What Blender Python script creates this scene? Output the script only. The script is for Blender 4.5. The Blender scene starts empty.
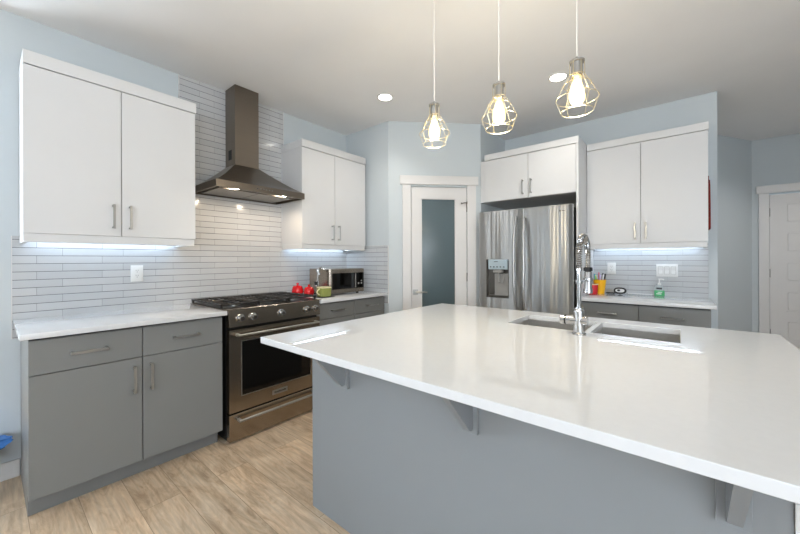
import bpy, bmesh, math, random
from mathutils import Matrix, Vector
random.seed(7)
S = bpy.context.scene
COL = S.collection
PI = math.pi

# ------------------------------------------------------------------ camera, world, lights, exposure
YAW = 0.6899
cam_data = bpy.data.cameras.new('camera')
cam_data.sensor_width = 36.0
cam_data.lens = 340.9 / 800.0 * 36.0
cam_data.shift_y = -7.36 / 800.0
cam_data.clip_start = 0.02
cam = bpy.data.objects.new('camera', cam_data)
cam.matrix_world = Matrix.Translation((2.99, 0.0, 1.2522)) @ Matrix.Rotation(YAW, 4, 'Z') @ Matrix.Rotation(PI / 2, 4, 'X') @ Matrix.Rotation(-0.0034, 4, 'Z')
COL.objects.link(cam)
S.camera = cam

S.view_settings.view_transform = 'Standard'
S.view_settings.look = 'None'
S.view_settings.gamma = 1.0
S.view_settings.use_curve_mapping = False
S.view_settings.exposure = 0.38

W = bpy.data.worlds.new('world')
S.world = W
W.use_nodes = True
W.node_tree.nodes['Background'].inputs[0].default_value = (0.75, 0.86, 1.0, 1)
W.node_tree.nodes['Background'].inputs[1].default_value = 1.0


def area(name, loc, rot, sx, sy, power, col):
    l = bpy.data.lights.new(name, 'AREA')
    l.shape = 'RECTANGLE'
    l.size, l.size_y = sx, sy
    l.energy = power
    l.color = col
    o = bpy.data.objects.new(name, l)
    o.location = loc
    o.rotation_euler = rot
    COL.objects.link(o)
    return o


# daylight through the windows behind and beside the camera
DAY = (0.81, 0.895, 1.0)
TILT = PI / 2 + 1.1
area('daylight_rear', (5.0, -4.40, 1.45), (TILT, 0, 0), 2.1, 1.7, 205, DAY)
area('daylight_side', (6.40, -1.8, 1.45), (TILT, 0, PI / 2), 2.2, 1.7, 95, DAY)
area('daylight_dining', (-2.40, -2.2, 1.45), (TILT, 0, -PI / 2), 2.0, 1.7, 235, (0.77, 0.88, 1.0))


# ------------------------------------------------------------------ helpers
def srgb(r, g, b):
    f = lambda c: ((c / 255) / 12.92 if c / 255 <= 0.04045 else ((c / 255 + 0.055) / 1.055) ** 2.4)
    return (f(r), f(g), f(b), 1)


def mat(name, col, rough=0.5, metal=0.0, spec=0.5, noise=0.0, nscale=8.0, stretch=(1, 1, 1), bump=0.0, bscale=200.0, bdist=0.002, emit=None, estr=0.0, trans=0.0, coat=0.0, ior=1.45, rnoise=0.0):
    m = bpy.data.materials.new(name)
    m.use_nodes = True
    nt = m.node_tree
    b = nt.nodes['Principled BSDF']
    b.inputs['Base Color'].default_value = col
    b.inputs['Roughness'].default_value = rough
    b.inputs['Metallic'].default_value = metal
    b.inputs['Specular IOR Level'].default_value = spec
    b.inputs['Transmission Weight'].default_value = trans
    b.inputs['Coat Weight'].default_value = coat
    b.inputs['IOR'].default_value = ior
    if emit:
        b.inputs['Emission Color'].default_value = emit
        b.inputs['Emission Strength'].default_value = estr
    tc = nt.nodes.new('ShaderNodeTexCoord')
    mp = nt.nodes.new('ShaderNodeMapping')
    mp.inputs['Scale'].default_value = stretch
    nt.links.new(tc.outputs['Object'], mp.inputs['Vector'])
    if noise or rnoise:
        n = nt.nodes.new('ShaderNodeTexNoise')
        n.inputs['Scale'].default_value = nscale
        n.inputs['Detail'].default_value = 4
        nt.links.new(mp.outputs[0], n.inputs['Vector'])
        if noise:
            r = nt.nodes.new('ShaderNodeMapRange')
            r.inputs['From Min'].default_value = 0.3
            r.inputs['From Max'].default_value = 0.7
            r.inputs['To Min'].default_value = 1 - noise
            r.inputs['To Max'].default_value = 1 + noise
            nt.links.new(n.outputs['Fac'], r.inputs['Value'])
            mx = nt.nodes.new('ShaderNodeVectorMath')
            mx.operation = 'SCALE'
            mx.inputs[0].default_value = col[:3]
            nt.links.new(r.outputs[0], mx.inputs['Scale'])
            nt.links.new(mx.outputs[0], b.inputs['Base Color'])
        if rnoise:
            r = nt.nodes.new('ShaderNodeMapRange')
            r.inputs['To Min'].default_value = rough - rnoise
            r.inputs['To Max'].default_value = rough + rnoise
            nt.links.new(n.outputs['Fac'], r.inputs['Value'])
            nt.links.new(r.outputs[0], b.inputs['Roughness'])
    if bump:
        n2 = nt.nodes.new('ShaderNodeTexNoise')
        n2.inputs['Scale'].default_value = bscale
        nt.links.new(mp.outputs[0], n2.inputs['Vector'])
        bp = nt.nodes.new('ShaderNodeBump')
        bp.inputs['Strength'].default_value = bump
        bp.inputs['Distance'].default_value = bdist
        nt.links.new(n2.outputs['Fac'], bp.inputs['Height'])
        nt.links.new(bp.outputs[0], b.inputs['Normal'])
    return m


def tile_mat(name, rot):
    """Narrow glazed wall tile in courses, laid in the wall plane."""
    m = bpy.data.materials.new(name)
    m.use_nodes = True
    nt = m.node_tree
    N, L = nt.nodes, nt.links
    b = N['Principled BSDF']
    tc = N.new('ShaderNodeTexCoord')
    sep = N.new('ShaderNodeSeparateXYZ')
    L.new(tc.outputs['Object'], sep.inputs[0])
    cmb = N.new('ShaderNodeCombineXYZ')
    L.new(sep.outputs[rot], cmb.inputs[0])
    L.new(sep.outputs['Z'], cmb.inputs[1])

    def brick(mortar, c1, c2, cm):
        k = N.new('ShaderNodeTexBrick')
        k.offset = 0.37
        k.offset_frequency = 2
        k.squash = 1.0
        k.inputs['Scale'].default_value = 1.0
        k.inputs['Mortar Size'].default_value = mortar
        k.inputs['Mortar Smooth'].default_value = 0.2
        k.inputs['Brick Width'].default_value = 0.30
        k.inputs['Row Height'].default_value = 0.0475
        k.inputs['Color1'].default_value = c1
        k.inputs['Color2'].default_value = c2
        k.inputs['Mortar'].default_value = cm
        L.new(cmb.outputs[0], k.inputs['Vector'])
        return k
    k = brick(0.0014, srgb(192, 193, 194), srgb(184, 186, 188), srgb(158, 159, 160))
    k2 = brick(0.0016, (1, 1, 1, 1), (1, 1, 1, 1), (0.30, 0.30, 0.30, 1))
    k2.inputs['Brick Width'].default_value = 400.0
    mu = N.new('ShaderNodeMix')
    mu.data_type = 'RGBA'
    mu.blend_type = 'MULTIPLY'
    mu.inputs['Factor'].default_value = 1.0
    L.new(k.outputs['Color'], mu.inputs['A'])
    L.new(k2.outputs['Color'], mu.inputs['B'])
    L.new(mu.outputs['Result'], b.inputs['Base Color'])
    b.inputs['Roughness'].default_value = 0.16
    b.inputs['Coat Weight'].default_value = 0.3
    h = brick(0.0022, (1, 1, 1, 1), (0.80, 0.80, 0.80, 1), (0, 0, 0, 1))
    n = N.new('ShaderNodeTexNoise')
    n.inputs['Scale'].default_value = 9.0
    L.new(tc.outputs['Object'], n.inputs['Vector'])
    ad = N.new('ShaderNodeMath')
    ad.operation = 'MULTIPLY_ADD'
    ad.inputs[1].default_value = 0.7
    L.new(n.outputs['Fac'], ad.inputs[0])
    L.new(h.outputs['Color'], ad.inputs[2])
    bp = N.new('ShaderNodeBump')
    bp.inputs['Strength'].default_value = 0.55
    bp.inputs['Distance'].default_value = 0.003
    L.new(ad.outputs[0], bp.inputs['Height'])
    L.new(bp.outputs[0], b.inputs['Normal'])
    return m


def floor_mat():
    m = bpy.data.materials.new('vinyl_plank')
    m.use_nodes = True
    nt = m.node_tree
    N, L = nt.nodes, nt.links
    b = N['Principled BSDF']
    tc = N.new('ShaderNodeTexCoord')
    k = N.new('ShaderNodeTexBrick')
    k.offset = 0.41
    k.offset_frequency = 2
    for nm, v in (('Scale', 1), ('Mortar Size', 0.0013), ('Mortar Smooth', 0.3), ('Brick Width', 1.22), ('Row Height', 0.18), ('Bias', 0.0)):
        k.inputs[nm].default_value = v
    k.inputs['Color1'].default_value = (0, 0, 0, 1)
    k.inputs['Color2'].default_value = (1, 1, 1, 1)
    k.inputs['Mortar'].default_value = (0.5, 0.5, 0.5, 1)
    mp0 = N.new('ShaderNodeMapping')
    mp0.inputs['Location'].default_value = (0.31, 0.055, 0)
    L.new(tc.outputs['Object'], mp0.inputs[0])
    L.new(mp0.outputs[0], k.inputs['Vector'])
    # per-plank offset of the grain
    sc = N.new('ShaderNodeVectorMath')
    sc.operation = 'SCALE'
    sc.inputs['Scale'].default_value = 37.0
    L.new(k.outputs['Color'], sc.inputs[0])
    ad = N.new('ShaderNodeVectorMath')
    ad.operation = 'ADD'
    L.new(tc.outputs['Object'], ad.inputs[0])
    L.new(sc.outputs[0], ad.inputs[1])
    mp = N.new('ShaderNodeMapping')
    mp.inputs['Scale'].default_value = (1.7, 6.5, 1)
    L.new(ad.outputs[0], mp.inputs[0])
    n1 = N.new('ShaderNodeTexNoise')
    n1.inputs['Scale'].default_value = 2.2
    n1.inputs['Detail'].default_value = 8
    n1.inputs['Roughness'].default_value = 0.65
    n1.inputs['Distortion'].default_value = 1.2
    L.new(mp.outputs[0], n1.inputs['Vector'])
    mp2 = N.new('ShaderNodeMapping')
    mp2.inputs['Scale'].default_value = (2.5, 38.0, 1)
    L.new(ad.outputs[0], mp2.inputs[0])
    n2 = N.new('ShaderNodeTexNoise')
    n2.inputs['Scale'].default_value = 2.0
    n2.inputs['Detail'].default_value = 5
    L.new(mp2.outputs[0], n2.inputs['Vector'])
    r = N.new('ShaderNodeValToRGB')
    e = r.color_ramp.elements
    e[0].position, e[0].color = 0.30, srgb(180, 150, 119)
    e[1].position, e[1].color = 0.72, srgb(234, 214, 187)
    mid = r.color_ramp.elements.new(0.5)
    mid.color = srgb(215, 189, 158)
    L.new(n1.outputs['Fac'], r.inputs['Fac'])
    # fine grain
    r2 = N.new('ShaderNodeMapRange')
    r2.inputs['From Min'].default_value, r2.inputs['From Max'].default_value = 0.3, 0.7
    r2.inputs['To Min'].default_value, r2.inputs['To Max'].default_value = 0.80, 1.10
    L.new(n2.outputs['Fac'], r2.inputs['Value'])
    v = N.new('ShaderNodeVectorMath')
    v.operation = 'SCALE'
    L.new(r.outputs['Color'], v.inputs[0])
    L.new(r2.outputs[0], v.inputs['Scale'])
    # plank to plank tone
    sp = N.new('ShaderNodeSeparateColor')
    L.new(k.outputs['Color'], sp.inputs[0])
    r3 = N.new('ShaderNodeMapRange')
    r3.inputs['To Min'].default_value, r3.inputs['To Max'].default_value = 0.88, 1.08
    L.new(sp.outputs[0], r3.inputs['Value'])
    v2 = N.new('ShaderNodeVectorMath')
    v2.operation = 'SCALE'
    L.new(v.outputs[0], v2.inputs[0])
    L.new(r3.outputs[0], v2.inputs['Scale'])
    mixm = N.new('ShaderNodeMix')
    mixm.data_type = 'RGBA'
    mixm.inputs['B'].default_value = srgb(150, 126, 102)
    L.new(v2.outputs[0], mixm.inputs['A'])
    L.new(k.outputs['Fac'], mixm.inputs['Factor'])
    L.new(mixm.outputs['Result'], b.inputs['Base Color'])
    b.inputs['Roughness'].default_value = 0.42
    bp = N.new('ShaderNodeBump')
    bp.inputs['Strength'].default_value = 0.15
    bp.inputs['Distance'].default_value = 0.002
    L.new(n2.outputs['Fac'], bp.inputs['Height'])
    L.new(bp.outputs[0], b.inputs['Normal'])
    return m


M_ = {}
M_['wall'] = mat('blue_grey_paint', srgb(196, 203, 206), 0.7, spec=0.3, noise=0.01, nscale=2, bump=0.05, bscale=350)
M_['ceiling'] = mat('ceiling_paint', srgb(236, 237, 238), 0.85, spec=0.2, noise=0.012, nscale=3, bump=0.15, bscale=90)
M_['trimw'] = mat('white_trim_paint', srgb(216, 214, 212), 0.45, noise=0.008, nscale=5)
M_['white'] = mat('white_cabinet_lacquer', srgb(212, 212, 212), 0.38, noise=0.01, nscale=5)
M_['whitegap'] = mat('white_gap_shade', srgb(150, 148, 146), 0.6, noise=0.01)  # darker white, shade painted into the wall cabinet door gaps
M_['grey'] = mat('grey_cabinet_lacquer', srgb(122, 123, 122), 0.42, noise=0.012, nscale=5)
M_['greyd'] = mat('grey_carcass_gap_shade', srgb(62, 63, 62), 0.6, noise=0.02)  # dark grey for painted gap shade, also the island's cabinet floor
M_['island'] = mat('blue_grey_island_paint', srgb(135, 139, 142), 0.45, noise=0.012, nscale=4)
M_['quartz'] = mat('white_quartz', srgb(208, 209, 210), 0.03, noise=0.012, nscale=60, spec=0.5)
M_['steel'] = mat('brushed_stainless', srgb(158, 147, 134), 0.22, 1.0, noise=0.05, nscale=6, stretch=(0.6, 0.6, 60), bump=0.03, bscale=8)
M_['fridge'] = mat('fridge_stainless', srgb(186, 187, 187), 0.14, 1.0, noise=0.05, nscale=14, stretch=(1, .3, .03), bump=0.9, bscale=11, bdist=0.020)
_n = M_['fridge'].node_tree
_g = _n.nodes.new('ShaderNodeTangent')
_g.direction_type = 'RADIAL'
_g.axis = 'Z'
_b = _n.nodes['Principled BSDF']
_b.inputs['Anisotropic'].default_value = .93
_b.inputs['Anisotropic Rotation'].default_value = 0.25
_b.inputs['Roughness'].default_value = .32
_n.links.new(_g.outputs[0], _b.inputs['Tangent'])
M_['hood'] = mat('reflection_tinted_hood_steel', srgb(132, 123, 113), 0.3, 1.0, noise=0.05, nscale=6, stretch=(0.6, 0.6, 60), bump=0.03, bscale=8)  # brown tone paints in the reflected floor and ceiling
M_['steeld'] = mat('dark_stainless', srgb(108, 104, 99), 0.33, 1.0, noise=0.04, nscale=10)
M_['nickel'] = mat('satin_nickel', srgb(172, 171, 168), 0.3, 1.0, noise=0.02, nscale=30)
M_['chrome'] = mat('chrome', srgb(186, 186, 186), 0.1, 1.0, noise=0.01, nscale=30)
M_['sink'] = mat('sink_stainless', srgb(200, 198, 194), 0.42, 1.0, noise=0.05, nscale=20)
M_['black'] = mat('black_enamel', srgb(18, 18, 18), 0.3, noise=0.05)
M_['blackm'] = mat('matte_black_plastic', srgb(24, 24, 25), 0.5, noise=0.05)
M_['iron'] = mat('cast_iron', srgb(30, 28, 27), 0.5, noise=0.1, nscale=60, bump=0.3, bscale=300)
M_['glassblk'] = mat('black_oven_glass', srgb(10, 9, 8), 0.06, noise=0.05, spec=0.5)
M_['frost'] = mat('frosted_door_glass', srgb(84, 98, 102), 0.12, noise=0.03, nscale=2, spec=0.45)
M_['plastic'] = mat('white_plastic', srgb(222, 222, 220), 0.35, noise=0.005)
M_['slot'] = mat('dark_slot', srgb(60, 60, 60), 0.6, noise=0.02)
M_['red'] = mat('red_glaze', srgb(196, 18, 24), 0.12, noise=0.03, coat=0.5)
M_['redp'] = mat('red_plastic', srgb(190, 22, 34), 0.35, noise=0.03)
M_['yellow'] = mat('yellow_plastic', srgb(240, 178, 12), 0.4, noise=0.03)
M_['lime'] = mat('lime_glaze', srgb(136, 142, 78), 0.25, noise=0.04, nscale=20)
M_['cream'] = mat('cream_glaze', srgb(222, 214, 172), 0.3, noise=0.03)
M_['redcloth'] = mat('red_quilted_cloth', srgb(128, 36, 28), 0.9, noise=0.15, nscale=40, bump=0.4, bscale=120)
M_['soap'] = mat('green_liquid_soap', srgb(96, 196, 130), 0.1, noise=0.04, trans=0.25)
M_['clear'] = mat('clear_plastic', srgb(222, 230, 230), 0.1, noise=0.01, trans=0.5)
M_['screen'] = mat('dispenser_screen', srgb(172, 188, 196), 0.2, noise=0.02)
M_['greyp'] = mat('grey_plastic', srgb(150, 148, 144), 0.35, noise=0.02)
M_['bluebag'] = mat('blue_plastic_film', srgb(66, 122, 190), 0.25, noise=0.15, nscale=25, bump=0.4, bscale=40)
M_['darkwood'] = mat('dark_stained_wood', srgb(62, 46, 36), 0.5, noise=0.2, nscale=6, stretch=(1, 12, 12))
M_['filter'] = mat('hood_filter_mesh', srgb(150, 146, 140), 0.4, 1.0, noise=0.15, nscale=150)
M_['led'] = mat('cool_white_diode', (1, 1, 1, 1), 0.5, noise=0.0, emit=(0.68, 0.83, 1, 1), estr=125)
M_['led'].cycles.emission_sampling = 'FRONT_BACK'
M_['ledstrip'] = mat('white_tape', srgb(225, 225, 225), 0.6, noise=0.01)
M_['lamp'] = mat('downlight_lens', (1, 1, 1, 1), 0.5, noise=0.0, emit=(1, 0.96, 0.9, 1), estr=14)
M_['hoodlamp'] = mat('hood_lamp_lens', (1, 1, 1, 1), 0.5, noise=0.0, emit=(1, 0.88, 0.70, 1), estr=60)
M_['bulb'] = mat('glowing_bulb_glass', (1, 0.9, 0.6, 1), 0.3, noise=0.0, emit=(1, 0.76, 0.32, 1), estr=1.3)
_n = M_['bulb'].node_tree
_t = _n.nodes.new('ShaderNodeBsdfTransparent')
_t.inputs[0].default_value = (1, .93, .72, 1)
_x = _n.nodes.new('ShaderNodeMixShader')
_x.inputs[0].default_value = .38
_n.links.new(_t.outputs[0], _x.inputs[1])
_n.links.new(_n.nodes['Principled BSDF'].outputs[0], _x.inputs[2])
_n.links.new(_x.outputs[0], _n.nodes['Material Output'].inputs['Surface'])
M_['filament'] = mat('glowing_filament', (1, 0.9, 0.6, 1), 0.3, noise=0.0, emit=(1, 0.86, 0.58, 1), estr=22)
M_['cage'] = mat('pale_gold_wire', srgb(222, 210, 180), 0.3, 1.0, noise=0.02)
M_['cord'] = mat('white_cord', srgb(226, 222, 216), 0.6, noise=0.02)
M_['floor'] = floor_mat()
M_['tile_y'] = tile_mat('glazed_tile_left', 'Y')
M_['tile_x'] = tile_mat('glazed_tile_back', 'X')
M_['sky'] = mat('daylight_pane', (1, 1, 1, 1), 0.1, emit=(0.85, 0.93, 1, 1), estr=0.6)
M_['ptip'] = {c: mat('pen_' + c, v, 0.4, noise=0.02) for c, v in dict(teal=srgb(40, 150, 170), pink=srgb(210, 110, 130), lilac=srgb(200, 180, 220), navy=srgb(30, 40, 60), white=srgb(235, 235, 235), black=srgb(30, 28, 32), green=srgb(150, 200, 90), plum=srgb(120, 40, 70)).items()}


class B:
    """Collects shapes into one bmesh."""
    def __init__(self):
        self.bm = bmesh.new()

    def _merge(self, t, M=None):
        if M is not None:
            t.transform(M)
        me = bpy.data.meshes.new('t')
        t.to_mesh(me)
        t.free()
        self.bm.from_mesh(me)
        bpy.data.meshes.remove(me)
        return self

    def box(self, x0, x1, y0, y1, z0, z1, bev=0.0, seg=1, M=None):
        t = bmesh.new()
        bmesh.ops.create_cube(t, size=1)
        for v in t.verts:
            v.co = Vector(((x0 + x1) / 2 + v.co.x * (x1 - x0), (y0 + y1) / 2 + v.co.y * (y1 - y0), (z0 + z1) / 2 + v.co.z * (z1 - z0)))
        if bev:
            bmesh.ops.bevel(t, geom=list(t.edges), offset=bev, segments=seg, affect='EDGES', profile=0.5)
        return self._merge(t, M)

    def prism(self, pts, axis, a, b, bev=0.0):
        """pts: 2-D outline; extruded along axis from a to b."""
        t = bmesh.new()
        def P(p, k):
            return {'x': (k, p[0], p[1]), 'y': (p[0], k, p[1]), 'z': (p[0], p[1], k)}[axis]
        v0 = [t.verts.new(P(p, a)) for p in pts]
        v1 = [t.verts.new(P(p, b)) for p in pts]
        t.faces.new(v0)
        t.faces.new(v1[::-1])
        for i in range(len(pts)):
            j = (i + 1) % len(pts)
            t.faces.new((v0[i], v0[j], v1[j], v1[i]))
        bmesh.ops.recalc_face_normals(t, faces=list(t.faces))
        if bev:
            bmesh.ops.bevel(t, geom=list(t.edges), offset=bev, segments=2, affect='EDGES')
        return self._merge(t)

    def lathe(self, prof, c=(0, 0, 0), axis='z', seg=24, cap=True, ang=0.0):
        """prof: list of (r, h) along axis."""
        t = bmesh.new()
        rings = []
        for r, h in prof:
            ring = []
            for i in range(seg):
                a = ang + 2 * PI * i / seg
                p = (r * math.cos(a), r * math.sin(a), h)
                if axis == 'x':
                    p = (h, p[0], p[1])
                elif axis == 'y':
                    p = (p[0], h, p[1])
                ring.append(t.verts.new((p[0] + c[0], p[1] + c[1], p[2] + c[2])))
            rings.append(ring)
        for a, b in zip(rings, rings[1:]):
            for i in range(seg):
                j = (i + 1) % seg
                t.faces.new((a[i], a[j], b[j], b[i]))
        if cap:
            for ring in (rings[0], rings[-1]):
                t.faces.new(ring)
        bmesh.ops.recalc_face_normals(t, faces=list(t.faces))
        return self._merge(t)

    def cyl(self, c, r, h, axis='z', seg=20):
        return self.lathe([(r, 0), (r, h)], c, axis, seg)

    def tube(self, pts, r, seg=8, closed=False):
        t = bmesh.new()
        pts = [Vector(p) for p in pts]
        n = len(pts)
        rings = []
        up = Vector((0.0013, 0.002, 1)).normalized()
        prev = None
        for i, p in enumerate(pts):
            a = pts[(i - 1) % n] if (closed or i > 0) else p
            b = pts[(i + 1) % n] if (closed or i < n - 1) else p
            d = (b - a).normalized()
            if prev is None:
                s = d.cross(up)
                if s.length < 1e-3:
                    s = d.cross(Vector((1, 0, 0)))
                s.normalize()
            else:
                s = (prev - d * prev.dot(d)).normalized()
            prev = s
            q = d.cross(s)
            rr = r[i] if isinstance(r, (list, tuple)) else r
            rings.append([t.verts.new(p + s * (rr * math.cos(2 * PI * k / seg)) + q * (rr * math.sin(2 * PI * k / seg))) for k in range(seg)])
        m = n if closed else n - 1
        for i in range(m):
            a, b = rings[i], rings[(i + 1) % n]
            for k in range(seg):
                j = (k + 1) % seg
                t.faces.new((a[k], a[j], b[j], b[k]))
        if not closed:
            t.faces.new(rings[0])
            t.faces.new(rings[-1])
        bmesh.ops.recalc_face_normals(t, faces=list(t.faces))
        return self._merge(t)

    def xf(self, M):
        self.bm.transform(M)
        return self


def chain_loc(p):
    v = Vector((0, 0, 0))
    while p is not None:
        v = v + p.location
        p = p.parent
    return v


def obj(name, b, m, parent=None, loc=None, smooth=True, M=None):
    """Links what b holds as ONE mesh object; shapes are given in world space (through M if set)."""
    bm = b.bm
    if M is not None:
        bm.transform(M)
    base = chain_loc(parent) if parent else Vector(loc or (0, 0, 0))
    bmesh.ops.translate(bm, verts=list(bm.verts), vec=-base)
    bmesh.ops.recalc_face_normals(bm, faces=list(bm.faces))
    me = bpy.data.meshes.new(name)
    bm.to_mesh(me)
    bm.free()
    me.materials.append(m)
    if smooth:
        for p in me.polygons:
            p.use_smooth = True
        me.set_sharp_from_angle(angle=math.radians(32))
    o = bpy.data.objects.new(name, me)
    COL.objects.link(o)
    if parent:
        o.parent = parent
    else:
        o.location = base
    return o


def tag(o, label, cat, group=None):
    o['label'] = label
    o['category'] = cat
    if group:
        o['group'] = group
    return o


def thing(name, loc, label, cat, group=None):
    o = bpy.data.objects.new(name, None)
    o.empty_display_size = 0.05
    o.location = loc
    COL.objects.link(o)
    return tag(o, label, cat, group)


def struct(name, b, m, parent=None, loc=None, smooth=False):
    o = obj(name, b, m, parent, loc, smooth)
    if not parent:
        o['kind'] = 'structure'
    return o


def struct_empty(name, loc):
    o = bpy.data.objects.new(name, None)
    o.location = loc
    COL.objects.link(o)
    o['kind'] = 'structure'
    return o


def copy_tree(o, parent=None):
    c = o.copy()
    COL.objects.link(c)
    if parent:
        c.parent = parent
    for ch in list(o.children):
        copy_tree(ch, c)
    return c


# wall frames: u runs to the right as seen from the room, d runs INTO the wall, z up
ML = Matrix.Translation((0, 0, 0)) @ Matrix.Rotation(PI / 2, 4, 'Z')        # left wall: u=+y, d=-x
Y2 = 3.99
MB = Matrix.Translation((0, Y2, 0))                                           # back wall: u=+x, d=+y
PX, PY = 0.65, 2.652
MA = Matrix.Translation((PX, PY, 0)) @ Matrix.Rotation(PI / 4, 4, 'Z')        # angled pantry wall
CEIL = 2.69
CT = 0.912

# ------------------------------------------------------------------ the room
RX0, RX1, RY0, RY1 = -2.5, 6.5, -4.5, 5.95
struct('floor', B().box(RX0 - .1, RX1 + .1, RY0 - .1, RY1 + .1, -0.1, 0), M_['floor'])
struct('ceiling', B().box(RX0 - .1, RX1 + .1, RY0 - .1, RY1 + .1, CEIL, CEIL + 0.1), M_['ceiling'])

WL = struct('wall_left', B().box(-0.14, 0, 0.045, PY + .12, 0, CEIL), M_['wall'])
tb = B()
tb.box(0.0005, 0.010, 0.093, PY - 0.0005, 0.80, 1.398)
tb.box(0.0005, 0.010, 0.946, 1.833, 1.398, CEIL - 0.001)
struct('tile_backsplash', tb, M_['tile_y'], WL)
struct('tile_edge_trim', B().box(0.0005, 0.012, 0.942, 0.9455, 1.398, CEIL - 0.001).box(0.0005, 0.012, 1.8335, 1.8365, 1.398, CEIL - .001).box(0.0005, 0.012, 0.089, 0.0925, 0.80, 1.398), M_['trimw'], WL)
struct('wall_header', B().box(-0.14, 0, -3.2, 0.045, 2.635, CEIL), M_['wall'])
struct('wall_left_front', B().box(-0.14, 0, RY0, -3.2, 0, CEIL), M_['wall'])

WR = struct('wall_pantry_return', B().box(0, PX, PY, PY + 0.10, 0, CEIL), M_['wall'])
struct('tile_backsplash', B().box(0.011, PX - 0.002, PY - 0.010, PY - 0.0005, 0.80, 1.400), M_['tile_x'], WR)
struct('tile_edge_trim', B().box(PX - 0.0018, PX, PY - 0.012, PY - 0.0005, 0.80, 1.403).box(0.36, PX, PY - 0.0115, PY - 0.0005, 1.4003, 1.403), M_['trimw'], WR)

# angled pantry wall with its door opening (local u 0..0.983)
UL, D0, D1, DT = 0.983, 0.232, 0.832, 2.016
wb = B()
wb.box(0, D0, 0, 0.10, 0, CEIL).box(D1, UL, 0, 0.10, 0, CEIL).box(D0, D1, 0, 0.10, DT, CEIL)
wb.xf(MA)
struct('wall_pantry_angled', wb, M_['wall'])
XS = PX + UL / math.sqrt(2)
YS = PY + UL / math.sqrt(2)
struct('wall_pantry_side', B().box(XS - 0.10, XS, YS, Y2 + .1, 0, CEIL), M_['wall'])
WB = struct('wall_back', B().box(XS, 3.232, Y2, Y2 + 0.11, 0, CEIL, .004, 2), M_['wall'])
struct('tile_backsplash', B().box(2.292, 3.1715, Y2 - 0.010, Y2 - 0.0005, 0.80, 1.392), M_['tile_x'], WB)
hx, hy = 3.656, 5.95
ang = math.atan2(0.90, 0.56)
hb = B().box(-2.1, 0, 0, 0.1, 0, CEIL)
hb.xf(Matrix.Translation((hx, hy, 0)) @ Matrix.Rotation(ang, 4, 'Z'))
struct('wall_hall_angled', hb, M_['wall'])
struct('wall_hall_far', B().box(hx, 3.80, RY1, RY1 + 0.1, 0, CEIL).box(4.60, RX1, RY1, RY1 + 0.1, 0, CEIL).box(3.80, 4.60, RY1, RY1 + 0.1, 2.02, CEIL), M_['wall'])

# walls behind and beside the camera, with windows
def win_wall(name, M, length, wins, z0=0.6, z1=2.3):
    b = B()
    u = 0
    for a, c in wins:
        b.box(u, a, 0, 0.12, 0, CEIL)
        b.box(a, c, 0, 0.12, 0, z0).box(a, c, 0, 0.12, z1, CEIL)
        u = c
    b.box(u, length, 0, 0.12, 0, CEIL)
    b.xf(M)
    struct(name, b, M_['wall'])

WN = [0]
def window(M, a, c, z0=0.6, z1=2.3):
    WN[0] += 1
    w = struct_empty('window_%d' % WN[0], M @ Vector(((a + c) / 2, 0.06, z0)))
    f = B()
    for x0, x1, q0, q1 in ((a, a + .05, z0, z1), (c - .05, c, z0, z1), (a, c, z0, z0 + .05), (a, c, z1 - .05, z1), ((a + c) / 2 - .025, (a + c) / 2 + .025, z0, z1)):
        f.box(x0, x1, 0.03, 0.09, q0, q1)
    obj('window_frame', f, M_['trimw'], w, M=M)
    obj('window_pane', B().box(a + .05, c - .05, 0.085, 0.095, z0 + .05, z1 - .05), M_['sky'], w, M=M)
    g = B()
    for x0, x1, q0, q1 in ((a - .09, a, z0 - .09, z1 + .09), (c, c + .09, z0 - .09, z1 + .09), (a, c, z0 - .09, z0), (a, c, z1, z1 + .09)):
        g.box(x0, x1, -0.018, -0.0005, q0, q1)
    obj('window_casing', g, M_['trimw'], w, M=M)

MF = Matrix.Translation((RX1, RY0, 0)) @ Matrix.Rotation(PI, 4, 'Z')
win_wall('wall_front', MF, RX1 - RX0, [(0.4, 2.6)])
window(MF, 0.4, 2.6)
MR = Matrix.Translation((RX1, RY1, 0)) @ Matrix.Rotation(-PI / 2, 4, 'Z')
win_wall('wall_right', MR, RY1 - RY0, [(6.6, 8.9)])
window(MR, 6.6, 8.9)
MD = Matrix.Translation((RX0, RY0, 0)) @ Matrix.Rotation(PI / 2, 4, 'Z')
win_wall('wall_dining', MD, 5.3, [(1.25, 3.35)])
window(MD, 1.25, 3.35)
struct('wall_dining_end', B().box(RX0, -0.14, 0.60, 0.70, 0, CEIL), M_['wall'])

struct('wall_hall_right', B().box(4.72, 4.82, 2.4, RY1, 0, CEIL), M_['wall'])  # unseen corridor wall, added to keep window light off the hall door

# baseboards
struct('baseboard_left', B().box(0.0005, 0.014, 0.045, 0.120, 0.0005, 0.10, 0.002), M_['trimw'])
bb = B()
bb.box(0, D0 - 0.09, -0.013, -0.0005, 0.0005, 0.10).box(D1 + 0.09, UL, -0.013, -0.0005, 0.0005, 0.10)
bb.xf(MA)
struct('baseboard_pantry', bb, M_['trimw'])
struct('baseboard_hall', B().box(4.706, 4.7195, 2.41, RY1 - .02, 0.0005, 0.10), M_['trimw'])

# pantry door -----------------------------------------------------------------
def door_casing(name, M, a, c, top, hl, hr, parent_loc):
    g = B()
    g.box(a - 0.088, a, -0.019, -0.0005, 0.0005, top + 0.018, 0.001)
    g.box(c, c + 0.094, -0.019, -0.0005, 0.0005, top + 0.018, 0.001)
    g.box(hl, hr, -0.026, -0.0005, top + 0.0185, top + 0.110, 0.002)
    g.xf(M)
    return struct(name, g, M_['trimw'])

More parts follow.
